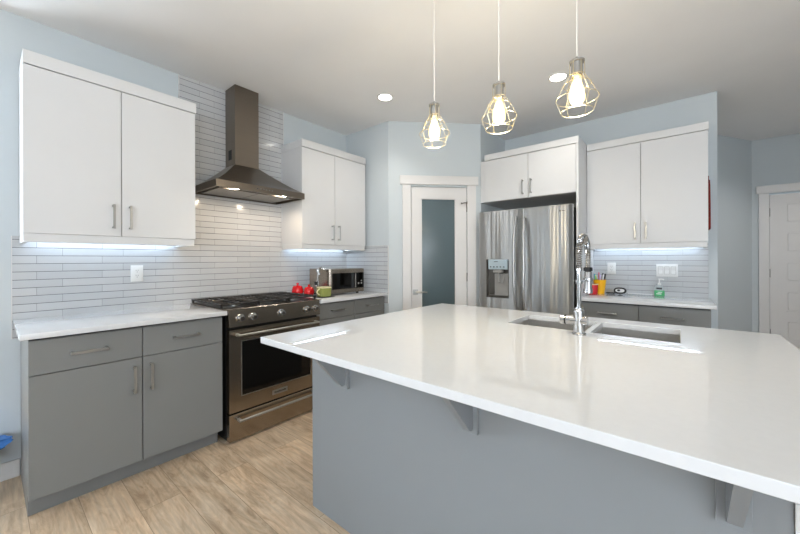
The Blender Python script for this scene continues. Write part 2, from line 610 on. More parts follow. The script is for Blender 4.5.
door_casing('trim_1', MA, D0, D1, DT, 0.118, 0.950, None)
dr = struct_empty('door_1', MA @ Vector(((D0 + D1) / 2, 0.02, 0)))
a, c, t, z0 = D0 + 0.006, D1 - 0.003, DT - 0.004, 0.012
ga, gc, gz0, gz1 = 0.343, 0.711, 0.27, 1.893
lf = B()
for x0, x1, q0, q1 in ((a, ga, z0, t), (gc, c, z0, t), (ga, gc, z0, gz0), (ga, gc, gz1, t)):
    lf.box(x0, x1, 0.006, 0.041, q0, q1)
for x0, x1, q0, q1 in ((ga, ga + .008, gz0, gz1), (gc - .008, gc, gz0, gz1), (ga, gc, gz0, gz0 + .008), (ga, gc, gz1 - .008, gz1)):
    lf.box(x0, x1, 0.012, 0.036, q0, q1)
obj('door_leaf', lf, M_['trimw'], dr, M=MA, smooth=False)
obj('glass_pane', B().box(ga + .008, gc - .008, 0.020, 0.027, gz0 + .008, gz1 - .008), M_['frost'], dr, M=MA)
dh = B()
dh.box(0.254, 0.306, -0.003, 0.0055, 0.885, 0.940, 0.002)
dh.cyl((0.280, -0.045, 0.913), 0.011, 0.042, 'y')
dh.tube([(0.272, -0.042, 0.913), (0.31, -0.047, 0.914), (0.36, -0.046, 0.915), (0.395, -0.040, 0.912)], [0.010, 0.010, 0.009, 0.007], 10)
obj('lever_handle', dh, M_['nickel'], dr, M=MA)
for hz in (1.80, 1.066, 0.28):
    hg = B().cyl((D1 - 0.001, -0.006, hz - 0.045), 0.0065, 0.09, 'z', 12).box(D1 - 0.004, D1 - 0.0005, -0.004, 0.03, hz - 0.04, hz + 0.04)
    obj('hinge', hg, M_['steeld'], dr, M=MA)
ds = B().tube([(D1 - 0.004, -0.014, 1.848), (D1 - 0.03, -0.03, 1.848), (D1 - 0.055, -0.012, 1.845)], 0.005, 8).cyl((D1 - .058, -0.010, 1.845), 0.009, 0.008, 'y', 12).cyl((D1 - 0.003, -0.014, 1.835), 0.006, 0.028, 'z', 10)
obj('hinge_stop', ds, M_['steeld'], dr, M=MA)

# hall door ------------------------------------------------------------------
MH = Matrix.Translation((0, RY1, 0))
door_casing('trim_2', MH, 3.80, 4.60, 2.012, 3.692, 4.705, None)
d2 = struct_empty('door_2', (4.2, RY1 + .02, 0))
lf = B().box(3.806, 4.597, 0.0115, 0.040, 0.012, 2.010)
st = B()
st.box(3.806, 3.932, 0.004, 0.012, 0.012, 2.010).box(4.470, 4.597, 0.004, 0.012, 0.012, 2.010)
edges = [2.010] + [v for i in range(5) for v in (1.905 - i * 0.345, 1.665 - i * 0.345)] + [0.012]
for i in range(0, len(edges), 2):
    st.box(3.932, 4.470, 0.004, 0.012, edges[i + 1], edges[i])
for i in range(5):
    q0, q1 = 1.665 - i * .345, 1.905 - i * .345
    st.box(3.950, 4.452, 0.0065, 0.012, q0 + .018, q1 - .018, .004)
lf2 = lf
me_ = bpy.data.meshes.new('t'); st.bm.to_mesh(me_); lf2.bm.from_mesh(me_); st.bm.free(); bpy.data.meshes.remove(me_)
obj('door_leaf', lf2, M_['trimw'], d2, M=MH, smooth=False)
for hz in (1.80, 1.077, 0.36):
    obj('hinge', B().cyl((3.801, -0.006, hz - .05), 0.008, 0.10, 'z', 10), M_['steeld'], d2, M=MH)
obj('lever_handle', B().cyl((4.54, -0.04, 0.95), 0.012, 0.045, 'y').tube([(4.54, -0.04, .95), (4.44, -0.045, .95)], 0.009, 8).cyl((4.54, -0.004, .95), 0.028, 0.008, 'y'), M_['nickel'], d2, M=MH)


# ------------------------------------------------------------------ cabinets
def pull(u, z, L, d, vertical, post=0.030):
    """flat bar pull in wall-frame coordinates; front face at depth -d"""
    b = B()
    if vertical:
        b.box(u - .006, u + .006, -d - post - .007, -d - post, z - L / 2, z + L / 2, 0.0015)
        for s in (-1, 1):
            b.box(u - .0055, u + .0055, -d - post, -d, z + s * (L / 2 - .008) - .005, z + s * (L / 2 - .008) + .005)
    else:
        b.box(u - L / 2, u + L / 2, -d - post - .007, -d - post, z - .006, z + .006, 0.0015)
        for s in (-1, 1):
            b.box(u + s * (L / 2 - .008) - .005, u + s * (L / 2 - .008) + .005, -d - post, -d, z - .0055, z + .0055)
    return b


def wall_cabinet(M, u0, u1, dep, zb, zt, split, label, crown=(0.0, 0.0), zc=2.352, rail=True, hz=1.516, hoff=0.040, body_u0=None):
    r = thing('wall_cabinet', M @ Vector(((u0 + u1) / 2, -0.002, zb)), label, 'cabinet', None)
    f = dep - 0.019
    obj('body', B().box(u0 + .0005, u1 - .0005, -f, -0.002 if rail else -0.001, zb, zt + 0.004), M_['white'], r, M=M)
    # darker sheet that paints the shade in the gaps round the doors
    obj('gap_shade', B().box(u0 + .004, u1 - .004, -f - .0015, -f - .0001, zb + .004, zt - .002), M_['whitegap'], r, M=M)
    for x0, x1, hu in ((u0, split - .0018, split - hoff), (split + .0018, u1, split + hoff)):
        d = obj('door', B().box(x0, x1, -dep, -f - .0018, zb + .001, zt, 0.0012), M_['white'], r, M=M)
        obj('handle', pull(hu, hz, 0.145, dep, True), M_['nickel'], d, M=M)
    obj('crown_panel', B().box(u0 - crown[0], u1 + crown[1], -dep - .003, -0.002, zt + .0045, zc, 0.0015), M_['white'], r, M=M)
    if rail:
        b = B().box(u0 + .001, u1 - .006, -dep + .006, -dep + .024, zb - .045, zb - .0005, .001)
        for x0, x1 in ((u0 + .001, u0 + .019), (u1 - .024, u1 - .006)):
            b.box(x0, x1, -dep + .024, -.014, zb - .045, zb - .0005, .001)
        obj('light_rail', b, M_['white'], r, M=M)
    return r


def led_strip(M, u0, u1, z, d, label):
    r = thing('under_cabinet_light', M @ Vector(((u0 + u1) / 2, -d, z)), label, 'light', 'under-cabinet strip lights')
    obj('tape', B().box(u0, u1, -d - .006, -d + .006, z - .0035, z - .0002), M_['ledstrip'], r, M=M)
    n = int((u1 - u0) / 0.0175)
    b = B()
    for i in range(n):
        u = u0 + (i + .5) * (u1 - u0) / n
        t = bmesh.new()
        t.faces.new([t.verts.new(p) for p in ((u - .0040, -d - .004, z - .0040), (u - .0040, -d + .004, z - .0040), (u + .0040, -d + .004, z - .0040), (u + .0040, -d - .004, z - .0040))])
        b._merge(t)
    obj('diodes', b, M_['led'], r, M=M, smooth=False)
    return r


wall_cabinet(ML, 0.120, 0.936, 0.350, 1.398, 2.283, 0.5255, 'large white two-door wall cabinet at far left above the long tiled counter', crown=(0.0, 0.006), zc=2.358)
wall_cabinet(ML, 1.812, 2.612, 0.350, 1.398, 2.278, 2.192, 'white two-door wall cabinet between the range hood and the pantry, above the microwave', crown=(0.002, 0.006), zc=2.352)
wall_cabinet(MB, 2.294, 3.157, 0.330, 1.390, 2.278, 2.715, 'white two-door wall cabinet right of the fridge above the pen cups and soap', crown=(-0.001, 0.005), zc=2.345, hz=1.50)
led_strip(ML, 0.16, 0.90, 1.3975, 0.060, 'glowing strip light under the far left wall cabinet')
led_strip(ML, 1.85, 2.57, 1.3975, 0.060, 'glowing strip light under the wall cabinet above the microwave')
led_strip(MB, 2.34, 3.11, 1.3895, 0.060, 'glowing strip light under the wall cabinet right of the fridge')


def base_cabinet(M, u0, u1, dep, split, zdr, label, toe=0.08, top=0.883, hz=0.785, hl=0.148, hpos=None, doors=True, hoff=0.040):
    r = thing('base_cabinet', M @ Vector(((u0 + u1) / 2, -0.012, 0)), label, 'cabinet')
    f = dep - 0.019
    obj('body', B().box(u0, u1, -f + .001, -0.012, 0.103, top), M_['grey'], r, M=M)
    obj('shadow_gap', B().box(u0 + .003, u1 - .003, -f - .0012, -f + .0008, 0.106, top - .002), M_['greyd'], r, M=M)  # dark sheet painting the shade between drawer and door fronts
    obj('toe_kick', B().box(u0, u1, -dep + toe, -0.012, 0.0005, 0.1025), M_['grey'], r, M=M)
    for k, (x0, x1, s) in enumerate(((u0, split - .002, -1), (split + .002, u1, 1))):
        d = obj('drawer_front', B().box(x0, x1, -dep, -f - .0015, zdr + .002, top - .014, .0012), M_['grey'], r, M=M)
        hu = (x0 + x1) / 2 if hpos is None else hpos[k]
        obj('handle', pull(hu, hz, hl, dep, False), M_['nickel'], d, M=M)
        d = obj('door', B().box(x0, x1, -dep, -f - .0015, .105, zdr - .002, .0012), M_['grey'], r, M=M)
        obj('handle', pull(split + s * hoff, zdr - .118, 0.150, dep, True), M_['nickel'], d, M=M)
    return r


base_cabinet(ML, 0.124, 1.010, 0.600, 0.5685, 0.700, 'large grey base cabinet with two drawers over two doors left of the range', hpos=(0.340, 0.792))
base_cabinet(ML, 1.800, 2.638, 0.600, 2.218, 0.735, 'grey base cabinet between the range and the pantry wall under the microwave', hpos=(2.005, 2.445), hz=.805)
base_cabinet(MB, 2.294, 3.158, 0.610, 2.720, 0.735, 'dark grey base cabinet right of the fridge behind the sink', hpos=(2.500, 2.94), hz=.788)

tag(obj('countertop', B().box(0.0105, 0.645, 0.094, 1.024, 0.8835, CT, .002, 2), M_['quartz']), 'white quartz countertop left of the range, long and bare', 'countertop')
tag(obj('countertop', B().box(0.0105, 0.645, 1.792, PY - 0.0125, 0.8835, CT, .002, 2), M_['quartz']), 'short white countertop under the microwave, right of the range', 'countertop')
tag(obj('countertop', B().box(2.293, 3.187, 3.335, Y2 - .0105, 0.8835, CT, .002, 2), M_['quartz']), 'white countertop right of the fridge holding the pen cups and soap', 'countertop')

# fridge surround -------------------------------------------------------------
r = thing('wall_cabinet', (1.84, 3.98, 1.853), 'white two-door cabinet above the stainless fridge with tall side panel', 'cabinet')
FD = Y2 - 3.330
obj('body', B().box(1.350, 2.2715, -FD + .019, -.001, 1.850, 2.284), M_['white'], r, M=MB)
obj('filler_strip', B().box(1.350, 1.397, -FD + .010, -FD + .0185, 1.852, 2.284), M_['white'], r, M=MB)
for x0, x1, hu in ((1.399, 1.8475, 1.800), (1.8515, 2.270, 1.880)):
    d = obj('door', B().box(x0, x1, -FD, -FD + .0175, 1.852, 2.278, .0012), M_['white'], r, M=MB)
    obj('handle', pull(hu, 1.955, 0.140, FD, True), M_['nickel'], d, M=MB)
obj('crown_panel', B().box(1.398, 2.292, -FD - .003, -.001, 2.2845, 2.345, .0015), M_['white'], r, M=MB)
obj('side_panel', B().box(2.272, 2.291, -FD, -.0005, 0.001, 2.284, .001), M_['white'], r, M=MB)

# ------------------------------------------------------------------ fridge
fr = thing('fridge', (1.82, 3.60, 0), 'stainless steel french-door fridge with ice and water dispenser', 'fridge')
FX0, FX1, FY, FZ = 1.378, 2.262, 3.215, 1.735
obj('body', B().box(FX0 + .012, FX1 - .008, FY + .075, 3.95, 0.012, FZ - .015, .004), M_['steeld'], fr)
for hx0 in (FX0 + .03, FX1 - .12):
    obj('hinge_cover', B().box(hx0, hx0 + .09, FY + .08, FY + .2, FZ - .0145, FZ + .012, .004), M_['blackm'], fr)


def door_panel(x0, x1, z0, z1, bulge, hole=None):
    """softly bowed steel door with rounded vertical edges; hole = (x0,x1,z0,z1) left open"""
    b = B()
    n = 18
    xs = [x0 + (x1 - x0) * i / n for i in range(n + 1)]
    if hole:
        xs = sorted(set([x for x in xs if not (abs(x - hole[0]) < .012 or abs(x - hole[1]) < .012)] + [hole[0], hole[1]]))
    zs = sorted(set([z0, z0 + .006, z1 - .02, z1 - .006, z1] + ([hole[2], hole[3]] if hole else [])))
    def yy(x, z):
        s = (x - x0) / (x1 - x0) * 2 - 1
        e = max(0, abs(s) - .90) / .10
        q = FY + bulge * s * s + 0.026 * e * e
        if z >= z1 - .0065:
            q += .003 if z < z1 - .001 else .014
        return q
    t = bmesh.new()
    g = {}
    for i, x in enumerate(xs):
        for k, z in enumerate(zs):
            g[i, k] = t.verts.new((x, yy(x, z), z))
            g[i, k, 'b'] = t.verts.new((x, FY + .070, z))
    for i in range(len(xs) - 1):
        for k in range(len(zs) - 1):
            if hole and xs[i] >= hole[0] - 1e-6 and xs[i + 1] <= hole[1] + 1e-6 and zs[k] >= hole[2] - 1e-6 and zs[k + 1] <= hole[3] + 1e-6:
                continue
            t.faces.new((g[i, k], g[i + 1, k], g[i + 1, k + 1], g[i, k + 1]))
            t.faces.new((g[i, k, 'b'], g[i, k + 1, 'b'], g[i + 1, k + 1, 'b'], g[i + 1, k, 'b']))
    bd = [e for e in t.edges if len(e.link_faces) == 1]
    for i in range(len(xs) - 1):
        for k in (0, len(zs) - 1):
            t.faces.new((g[i, k], g[i, k, 'b'], g[i + 1, k, 'b'], g[i + 1, k]))
    for k in range(len(zs) - 1):
        for i in (0, len(xs) - 1):
            t.faces.new((g[i, k], g[i, k + 1], g[i, k + 1, 'b'], g[i, k, 'b']))
    bmesh.ops.recalc_face_normals(t, faces=list(t.faces))
    return b._merge(t)


def bow_handle(x, z0, z1, lean):
    pts = []
    for i in range(17):
        s = i / 16
        k = math.sin(PI * s)
        pts.append((x + lean * k * .012, FY - .028 - .038 * min(1, k * 1.6), z0 + (z1 - z0) * s))
    b = B().tube(pts, [.010 + .004 * math.sin(PI * i / 16) for i in range(17)], 12)
    for z in (z0 + .012, z1 - .012):
        b.cyl((x, FY - .030, z), .011, .034, 'y', 12)
    return b


HOLE = (1.468, 1.702, 0.872, 1.252)
ld = obj('door', door_panel(FX0, 1.8185, 0.715, FZ, .006, HOLE), M_['fridge'], fr)
ld['label'] = 'left fridge door with dispenser'
obj('handle', bow_handle(1.785, .78, 1.66, -1), M_['fridge'], ld)
rd = obj('door', door_panel(1.8235, FX1, 0.715, FZ, .006), M_['fridge'], fr)
obj('handle', bow_handle(1.857, .78, 1.66, 1), M_['fridge'], rd)
obj('badge', B().box(2.160, 2.174, FY - .0015, FY + .010, 1.672, 1.686, .001).box(2.180, 2.206, FY - .001, FY + .010, 1.676, 1.682, .001), M_['steeld'], rd)
fz = obj('freezer_drawer', door_panel(FX0, FX1, 0.07, 0.705, .008), M_['fridge'], fr)
obj('handle', B().tube([(FX0 + .1, FY - .03, .63), (FX0 + .16, FY - .06, .63), (FX1 - .16, FY - .06, .63), (FX1 - .1, FY - .03, .63)], .012, 12).cyl((FX0 + .1, FY - .032, .63), .012, .036, 'y').cyl((FX1 - .1, FY - .032, .63), .012, .036, 'y'), M_['fridge'], fz)
h0, h1, q0, q1 = HOLE
dp = B()
dp.box(h0, h1, FY + .066, FY + .0695, q0, q1).box(h0, h0 + .004, FY + .002, FY + .066, q0, q1).box(h1 - .004, h1, FY + .002, FY + .066, q0, q1).box(h0, h1, FY + .002, FY + .066, q1 - .004, q1).box(h0, h1, FY + .002, FY + .066, q0, q0 + .012)
dsp = obj('dispenser', dp, M_['steeld'], ld, smooth=False)
dsp['label'] = 'recessed dark grey water and ice dispenser'
B_ = B().box(h0 + .024, h1 - .012, FY - .006, FY + .03, 1.152, 1.250, .003)
obj('display', B_, M_['screen'], ld)
for i in range(5):
    obj('icon', B().box(h0 + .042 + i * .034, h0 + .058 + i * .034, FY - .0075, FY - .0062, 1.172, 1.182), M_['slot'], ld)
obj('display_bar', B().box(h0 + .085, h0 + .125, FY - .0075, FY - .0062, 1.226, 1.232), M_['slot'], ld)
pd = B().box(h0 + .068, h1 - .070, FY + .004, FY + .05, 1.118, 1.150, .006)
pd.box(h0 + .066, h1 - .026, FY + .050, FY + .064, q0 + .014, 1.11, .003)
pd.tube([(h0 + .118, FY + .035, 1.118), (h0 + .118, FY + .03, 1.02), (h0 + .158, FY + .03, 1.02), (h0 + .170, FY + .035, 1.10)], .007, 8)
obj('paddle', pd, M_['greyp'], ld)
obj('drip_tray', B().box(h0 + .02, h1 - .02, FY + .004, FY + .060, q0 + .0125, q0 + .022, .002), M_['steeld'], ld)
obj('foot', B().box(FX0 + .05, FX1 - .05, FY + .1, 3.9, 0.0005, 0.0118), M_['blackm'], fr)

# ------------------------------------------------------------------ range
rg = thing('gas_range', (0.33, 1.408, 0), 'stainless steel slide-in gas range with black cast-iron grates', 'stove')
RYA, RYB, RXF = 1.036, 1.784, 0.640
obj('body', B().box(0.03, RXF - .045, RYA, RYB, 0.02, 0.880, .002), M_['black'], rg)
ctp = B().box(0.03, RXF - .002, 1.009, 1.806, 0.9125, 0.918, .002)
ctp.box(0.03, RXF - .046, RYA + .002, RYB - .002, 0.8805, 0.912)
obj('cooktop', ctp, M_['steel'], rg)
obj('burner_pan', B().box(0.045, RXF - .070, RYA - .01, RYB + .01, 0.9185, 0.921, .001), M_['black'], rg)
obj('control_panel', B().prism([(RXF - .0445, .795), (RXF + .004, .795), (RXF - .002, .912), (RXF - .0445, .912)], 'y', RYA, RYB, .002), M_['steel'], rg)
for y in (1.112, 1.202, 1.424, 1.653, 1.735):
    k = B().lathe([(.027, 0), (.027, .006), (.022, .008)], (RXF + .0015, y, .853), 'x', 20)
    k.lathe([(.0205, .008), (.0205, .030), (.018, .034), (.010, .035)], (RXF + .0015, y, .853), 'x', 20)
    kk = obj('knob', k, M_['chrome'], rg)
    obj('knob_face', B().lathe([(.013, .0352), (.013, .0368)], (RXF + .0015, y, .853), 'x', 16).box(RXF + .0378, RXF + .040, y - .002, y + .002, .842, .864), M_['steeld'], kk)
# oven door
DZ0, DZ1 = 0.212, 0.776
wy0, wy1, wz0, wz1 = 1.124, 1.688, 0.318, 0.690
od = B()
for y0, y1, q0, q1 in ((RYA + .002, wy0, DZ0, DZ1), (wy1, RYB - .002, DZ0, DZ1), (wy0, wy1, DZ0, wz0), (wy0, wy1, wz1, DZ1)):
    od.box(RXF - .0445, RXF, y0, y1, q0, q1)
door = obj('oven_door', od, M_['steel'], rg, smooth=False)
obj('oven_window', B().box(RXF - .030, RXF - .003, wy0, wy1, wz0, wz1), M_['glassblk'], door)
fb = B()
for y0, y1, q0, q1 in ((wy0 - .006, wy0, wz0 - .006, wz1 + .006), (wy1, wy1 + .006, wz0 - .006, wz1 + .006), (wy0, wy1, wz0 - .006, wz0), (wy0, wy1, wz1, wz1 + .006)):
    fb.box(RXF + .0002, RXF + .0025, y0, y1, q0, q1)
obj('window_frame', fb, M_['nickel'], door)


def bar_handle(z, y0, y1, out):
    b = B().tube([(RXF + out, y0 + (y1 - y0) * i / 12, z) for i in range(13)], .0085, 12)
    for y in (y0 + .012, y1 - .012):
        b.box(RXF + .0005, RXF + out, y - .0095, y + .0095, z - .0095, z + .0095, .003)
    return b


obj('handle', bar_handle(.742, 1.075, 1.742, .048), M_['nickel'], door)
bg = B().box(RXF + .0005, RXF + .0035, 1.350, 1.476, .246, .280, .001)
bo = obj('badge', bg, M_['nickel'], door)
mk = B()
for i in range(10):
    mk.box(RXF + .0037, RXF + .0045, 1.366 + i * .0098, 1.366 + i * .0098 + .0066, .258, .258 + (.0105 if i % 4 else .0135))
obj('badge_marks', mk, M_['slot'], bo)
dw = obj('warming_drawer', B().box(RXF - .0445, RXF, RYA + .002, RYB - .002, .018, .198, .002), M_['steel'], rg)
obj('handle', bar_handle(.160, 1.085, 1.735, .042), M_['nickel'], dw)
obj('door_gap', B().box(RXF - .060, RXF - .0447, RYA + .001, RYB - .001, .0205, .794), M_['black'], rg)
obj('foot', B().box(.06, RXF - .07, RYA + .02, RYB - .02, .0005, .0198), M_['blackm'], rg)
# burners
for x, y, rr in ((.17, 1.16, .040), (.44, 1.16, .046), (.305, 1.408, .055), (.17, 1.655, .040), (.44, 1.655, .046)):
    bn = obj('burner', B().lathe([(rr, 0), (rr, .008), (rr * .8, .012)], (x, y, .9212), 'z', 24), M_['nickel'], rg)
    obj('burner_cap', B().lathe([(rr * .74, .0122), (rr * .74, .018), (rr * .6, .020)], (x, y, .9212), 'z', 24), M_['iron'], bn)
# grates: three cast-iron sections
gx0, gx1 = .045, RXF - .070
for ya, yb in ((1.012, 1.277), (1.281, 1.535), (1.539, 1.803)):
    g = B()
    w = .0075
    z0, z1 = .9385, .950
    g.box(gx0, gx0 + 2 * w, ya, yb, z0, z1, .003).box(gx1 - 2 * w, gx1, ya, yb, z0, z1, .003)
    g.box(gx0, gx1, ya, ya + 2 * w, z0, z1, .003).box(gx0, gx1, yb - 2 * w, yb, z0, z1, .003)
    ym = (ya + yb) / 2
    g.box(gx0, gx1, ym - w, ym + w, z0, z1 + .001, .003)
    for i in range(1, 8):
        x = gx0 + (gx1 - gx0) * i / 8
        g.box(x - w * .8, x + w * .8, ya, ya + .075, z0, z1 + .003, .003).box(x - w * .8, x + w * .8, yb - .075, yb, z0, z1 + .003, .003)
    g.box((gx0 + gx1) / 2 - w, (gx0 + gx1) / 2 + w, ya, yb, z0, z1 + .001, .003)
    for x in (gx0 + .004, gx1 - .020):
        for y in (ya + .002, yb - .016):
            g.box(x, x + .014, y, y + .014, .9212, z0 + .002)
    obj('grate', g, M_['iron'], rg)

# ------------------------------------------------------------------ range hood
hd = thing('range_hood', (0.23, 1.397, 1.78), 'stainless steel chimney range hood on the tiled wall over the range', 'range hood')
HY0, HY1, HX, HZ = 1.030, 1.762, 0.462, 1.780
x0 = .0115
t = bmesh.new()
def ringv(z, xf, ya, yb):
    return [t.verts.new(p) for p in ((x0, ya, z), (xf, ya, z), (xf, yb, z), (x0, yb, z))]
rings = [ringv(HZ, HX, HY0, HY1), ringv(HZ + .050, HX, HY0, HY1)]
for i in range(1, 9):
    s = i / 8
    e = s ** 0.92
    rings.append(ringv(HZ + .050 + (2.034 - HZ - .05) * (s ** 1.08), HX + (.188 - HX) * e, HY0 + (1.288 - HY0) * e, HY1 + (1.494 - HY1) * e))
inn = [t.verts.new(p) for p in ((x0 + .012, HY0 + .012, HZ), (HX - .012, HY0 + .012, HZ), (HX - .012, HY1 - .012, HZ), (x0 + .012, HY1 - .012, HZ))]
inn2 = [t.verts.new((v.co.x, v.co.y, HZ + .018)) for v in inn]
for a_, b_ in list(zip(rings, rings[1:])) + [(inn, rings[0]), (inn2, inn)]:
    for i in range(4):
        j = (i + 1) % 4
        t.faces.new((a_[i], a_[j], b_[j], b_[i]))
t.faces.new(rings[-1])
t.faces.new(inn2[::-1])
bmesh.ops.recalc_face_normals(t, faces=list(t.faces))
obj('canopy', B()._merge(t), M_['hood'], hd)
ch = obj('chimney', B().box(x0, .186, 1.290, 1.492, 2.0345, CEIL - .001, .001), M_['hood'], hd)
vg = B().box(.070, .125, 1.2885, 1.2898, 2.085, 2.165)
obj('vent_slot', vg, M_['blackm'], ch)
obj('filter', B().box(x0 + .03, HX - .10, HY0 + .06, 1.394, HZ + .006, HZ + .0175, .002).box(x0 + .03, HX - .10, 1.400, HY1 - .06, HZ + .006, HZ + .0175, .002), M_['filter'], hd)
for y in (1.20, 1.60):
    l_ = obj('hood_lamp', B().cyl((HX - .055, y, HZ + .010), .020, .007, 'z', 20), M_['hoodlamp'], hd)
    sp = bpy.data.lights.new('hood_spot', 'SPOT')
    sp.energy = 5
    sp.spot_size = 2.2
    sp.spot_blend = .6
    sp.color = (1, .80, .58)
    sp.shadow_soft_size = .02
    so = bpy.data.objects.new('hood_spot', sp)
    so.location = (HX - .055, y, HZ + .004)
    so.rotation_euler = (0, 0.5, 0)
    COL.objects.link(so)
bt = B().cyl((HX + .0002, 1.335, HZ + .026), .006, .003, 'x', 14)
for i in range(5):
    bt.cyl((HX + .0002, 1.360 + i * .024, HZ + .026), .0045, .003, 'x', 12)
obj('buttons', bt, M_['chrome'], hd)
obj('sensor_eye', B().cyl((HX + .0033, 1.335, HZ + .026), .0045, .001, 'x', 12), M_['blackm'], hd)


# ------------------------------------------------------------------ outlets and switches
def outlet(M, u, z, label, name='wall_outlet', d=0.0102, group=None):
    o = thing(name, M @ Vector((u, -d, z)), label, 'outlet', group)
    obj('cover_plate', B().box(u - .036, u + .036, -d - .006, -d - .0003, z - .0575, z + .0575, .0025, 2), M_['plastic'], o, M=M)
    obj('receptacle', B().box(u - .017, u + .017, -d - .0075, -d - .0061, z - .034, z + .034, .0005), M_['plastic'], o, M=M)
    sl = B()
    for s in (-1, 1):
        for k in (-.006, .006):
            sl.box(u + k - .001, u + k + .001, -d - .0080, -d - .0076, z + s * .018, z + s * .018 + .008)
        sl.cyl((u, -d - .0080, z + s * .018 - .008), .0022, .0004, 'y', 10)
    obj('slots', sl, M_['slot'], o, M=M)
    return o


outlet(ML, 0.677, 1.161, 'white electrical outlet on the tile under the far left wall cabinet')
outlet(MB, 2.452, 1.158, 'white electrical outlet on the tile above the pen cups')
sw = thing('light_switch', (2.888, Y2 - .0102, 1.145), 'white triple rocker switch plate on the tile above the soap bottle', 'light switch')
obj('cover_plate', B().box(2.888 - .079, 2.888 + .079, -.0162, -.0105, 1.145 - .0575, 1.145 + .0575, .0025, 2), M_['plastic'], sw, M=MB)
for k in (-1, 0, 1):
    u = 2.888 + k * .046
    obj('rocker_gap_shade', B().box(u - .0185, u + .0185, -.0167, -.0163, 1.1095, 1.1805), M_['greyp'], sw, M=MB)  # grey strip paints the shadow line round each rocker
    obj('rocker', B().prism([(-.0168, 1.112), (-.0205, 1.112), (-.0185, 1.145), (-.0215, 1.178), (-.0168, 1.178)], 'x', u - .0165, u + .0165), M_['plastic'], sw, M=MB, smooth=False)

# ------------------------------------------------------------------ island
IX0, IX1, IY0, IY1 = 1.552, 3.330, 0.770, 2.252
SX0, SXa, SXb, SX1, SY0, SY1 = 2.268, 2.638, 2.662, 2.986, 1.778, 2.112
xs = [IX0, SX0, SXa, SXb, SX1, IX1]
ys = [IY0, SY0, SY1, IY1]
t = bmesh.new()
V = {}
zt_, zb_ = CT, CT - .027
for i, x in enumerate(xs):
    for j, y in enumerate(ys):
        V[i, j, 1] = t.verts.new((x, y, zt_))
        V[i, j, 0] = t.verts.new((x, y, zb_))
cells = {(i, j) for i in range(5) for j in range(3)} - {(1, 1), (3, 1)}  # white strip kept between bowls paints the reflection on a steel divider
for (i, j) in cells:
    t.faces.new([V[i, j, 1], V[i + 1, j, 1], V[i + 1, j + 1, 1], V[i, j + 1, 1]])
    t.faces.new([V[i, j, 0], V[i, j + 1, 0], V[i + 1, j + 1, 0], V[i + 1, j, 0]])
    for (di, dj, p, q) in ((-1, 0, (i, j + 1), (i, j)), (1, 0, (i + 1, j), (i + 1, j + 1)), (0, -1, (i, j), (i + 1, j)), (0, 1, (i + 1, j + 1), (i, j + 1))):
        if (i + di, j + dj) not in cells:
            t.faces.new([V[p[0], p[1], 0], V[q[0], q[1], 0], V[q[0], q[1], 1], V[p[0], p[1], 1]])
bmesh.ops.recalc_face_normals(t, faces=list(t.faces))
ic_ = obj('island_countertop', B()._merge(t), M_['quartz'], loc=(2.44, 1.5, CT - .027), smooth=False)
bv = ic_.modifiers.new('bevel', 'BEVEL')
bv.width = .002
bv.segments = 2
bv.limit_method = 'ANGLE'
tag(ic_, 'large white quartz island worktop with twin sink cut-outs', 'countertop')

isl = thing('kitchen_island', (2.42, 1.6, 0), 'blue-grey painted kitchen island base under the large white worktop', 'kitchen island')
PYI = 1.055
ZT = CT - .0275
obj('back_panel', B().box(1.538, 3.300, PYI, PYI + .02, .0005, ZT), M_['island'], isl)
obj('end_panel', B().box(1.538, 1.558, PYI + .0205, 2.225, .0005, ZT), M_['island'], isl)
obj('end_panel', B().box(3.280, 3.300, PYI + .0205, 2.225, .0005, ZT), M_['island'], isl)
obj('cabinet_floor', B().box(1.5585, 3.2795, PYI + .0205, 2.20, .10, .118), M_['greyd'], isl)
obj('toe_kick', B().box(1.5585, 3.2795, 2.13, 2.15, .0005, .0995), M_['grey'], isl)
for k in range(4):
    a0 = 1.561 + k * .43
    d = obj('door', B().box(a0, a0 + .426, 2.205, 2.224, .12, ZT - .004, .0012), M_['grey'], isl)
    obj('handle', B().box(a0 + (.38 if k % 2 == 0 else .034), a0 + (.392 if k % 2 == 0 else .046), 2.254, 2.261, .70, .845, .001).box(a0 + (.38 if k % 2 == 0 else .034), a0 + (.392 if k % 2 == 0 else .046), 2.2245, 2.254, .705, .715).box(a0 + (.38 if k % 2 == 0 else .034), a0 + (.392 if k % 2 == 0 else .046), 2.2245, 2.254, .83, .84), M_['nickel'], d)
BRK = 0
for xc in (1.792, 2.435, 3.077):
    b = B()
    b.box(xc - .029, xc + .029, PYI - .017, PYI - .0003, .664, ZT, .001)
    b.box(xc - .029, xc + .029, PYI - .235, PYI - .0175, ZT - .015, ZT, .001) if False else None
    b.prism([(PYI - .0175, .680), (PYI - .0175, ZT - .0005), (PYI - .205, ZT - .0005), (PYI - .205, ZT - .016), (PYI - .036, .680)], 'x', xc - .013, xc + .013)
    obj('bracket', b, M_['island'], isl, smooth=False)
outlet(Matrix.Translation((0, PYI, 0)), 3.204, .694, 'white electrical outlet on the front of the island near the right bracket', d=0.0)

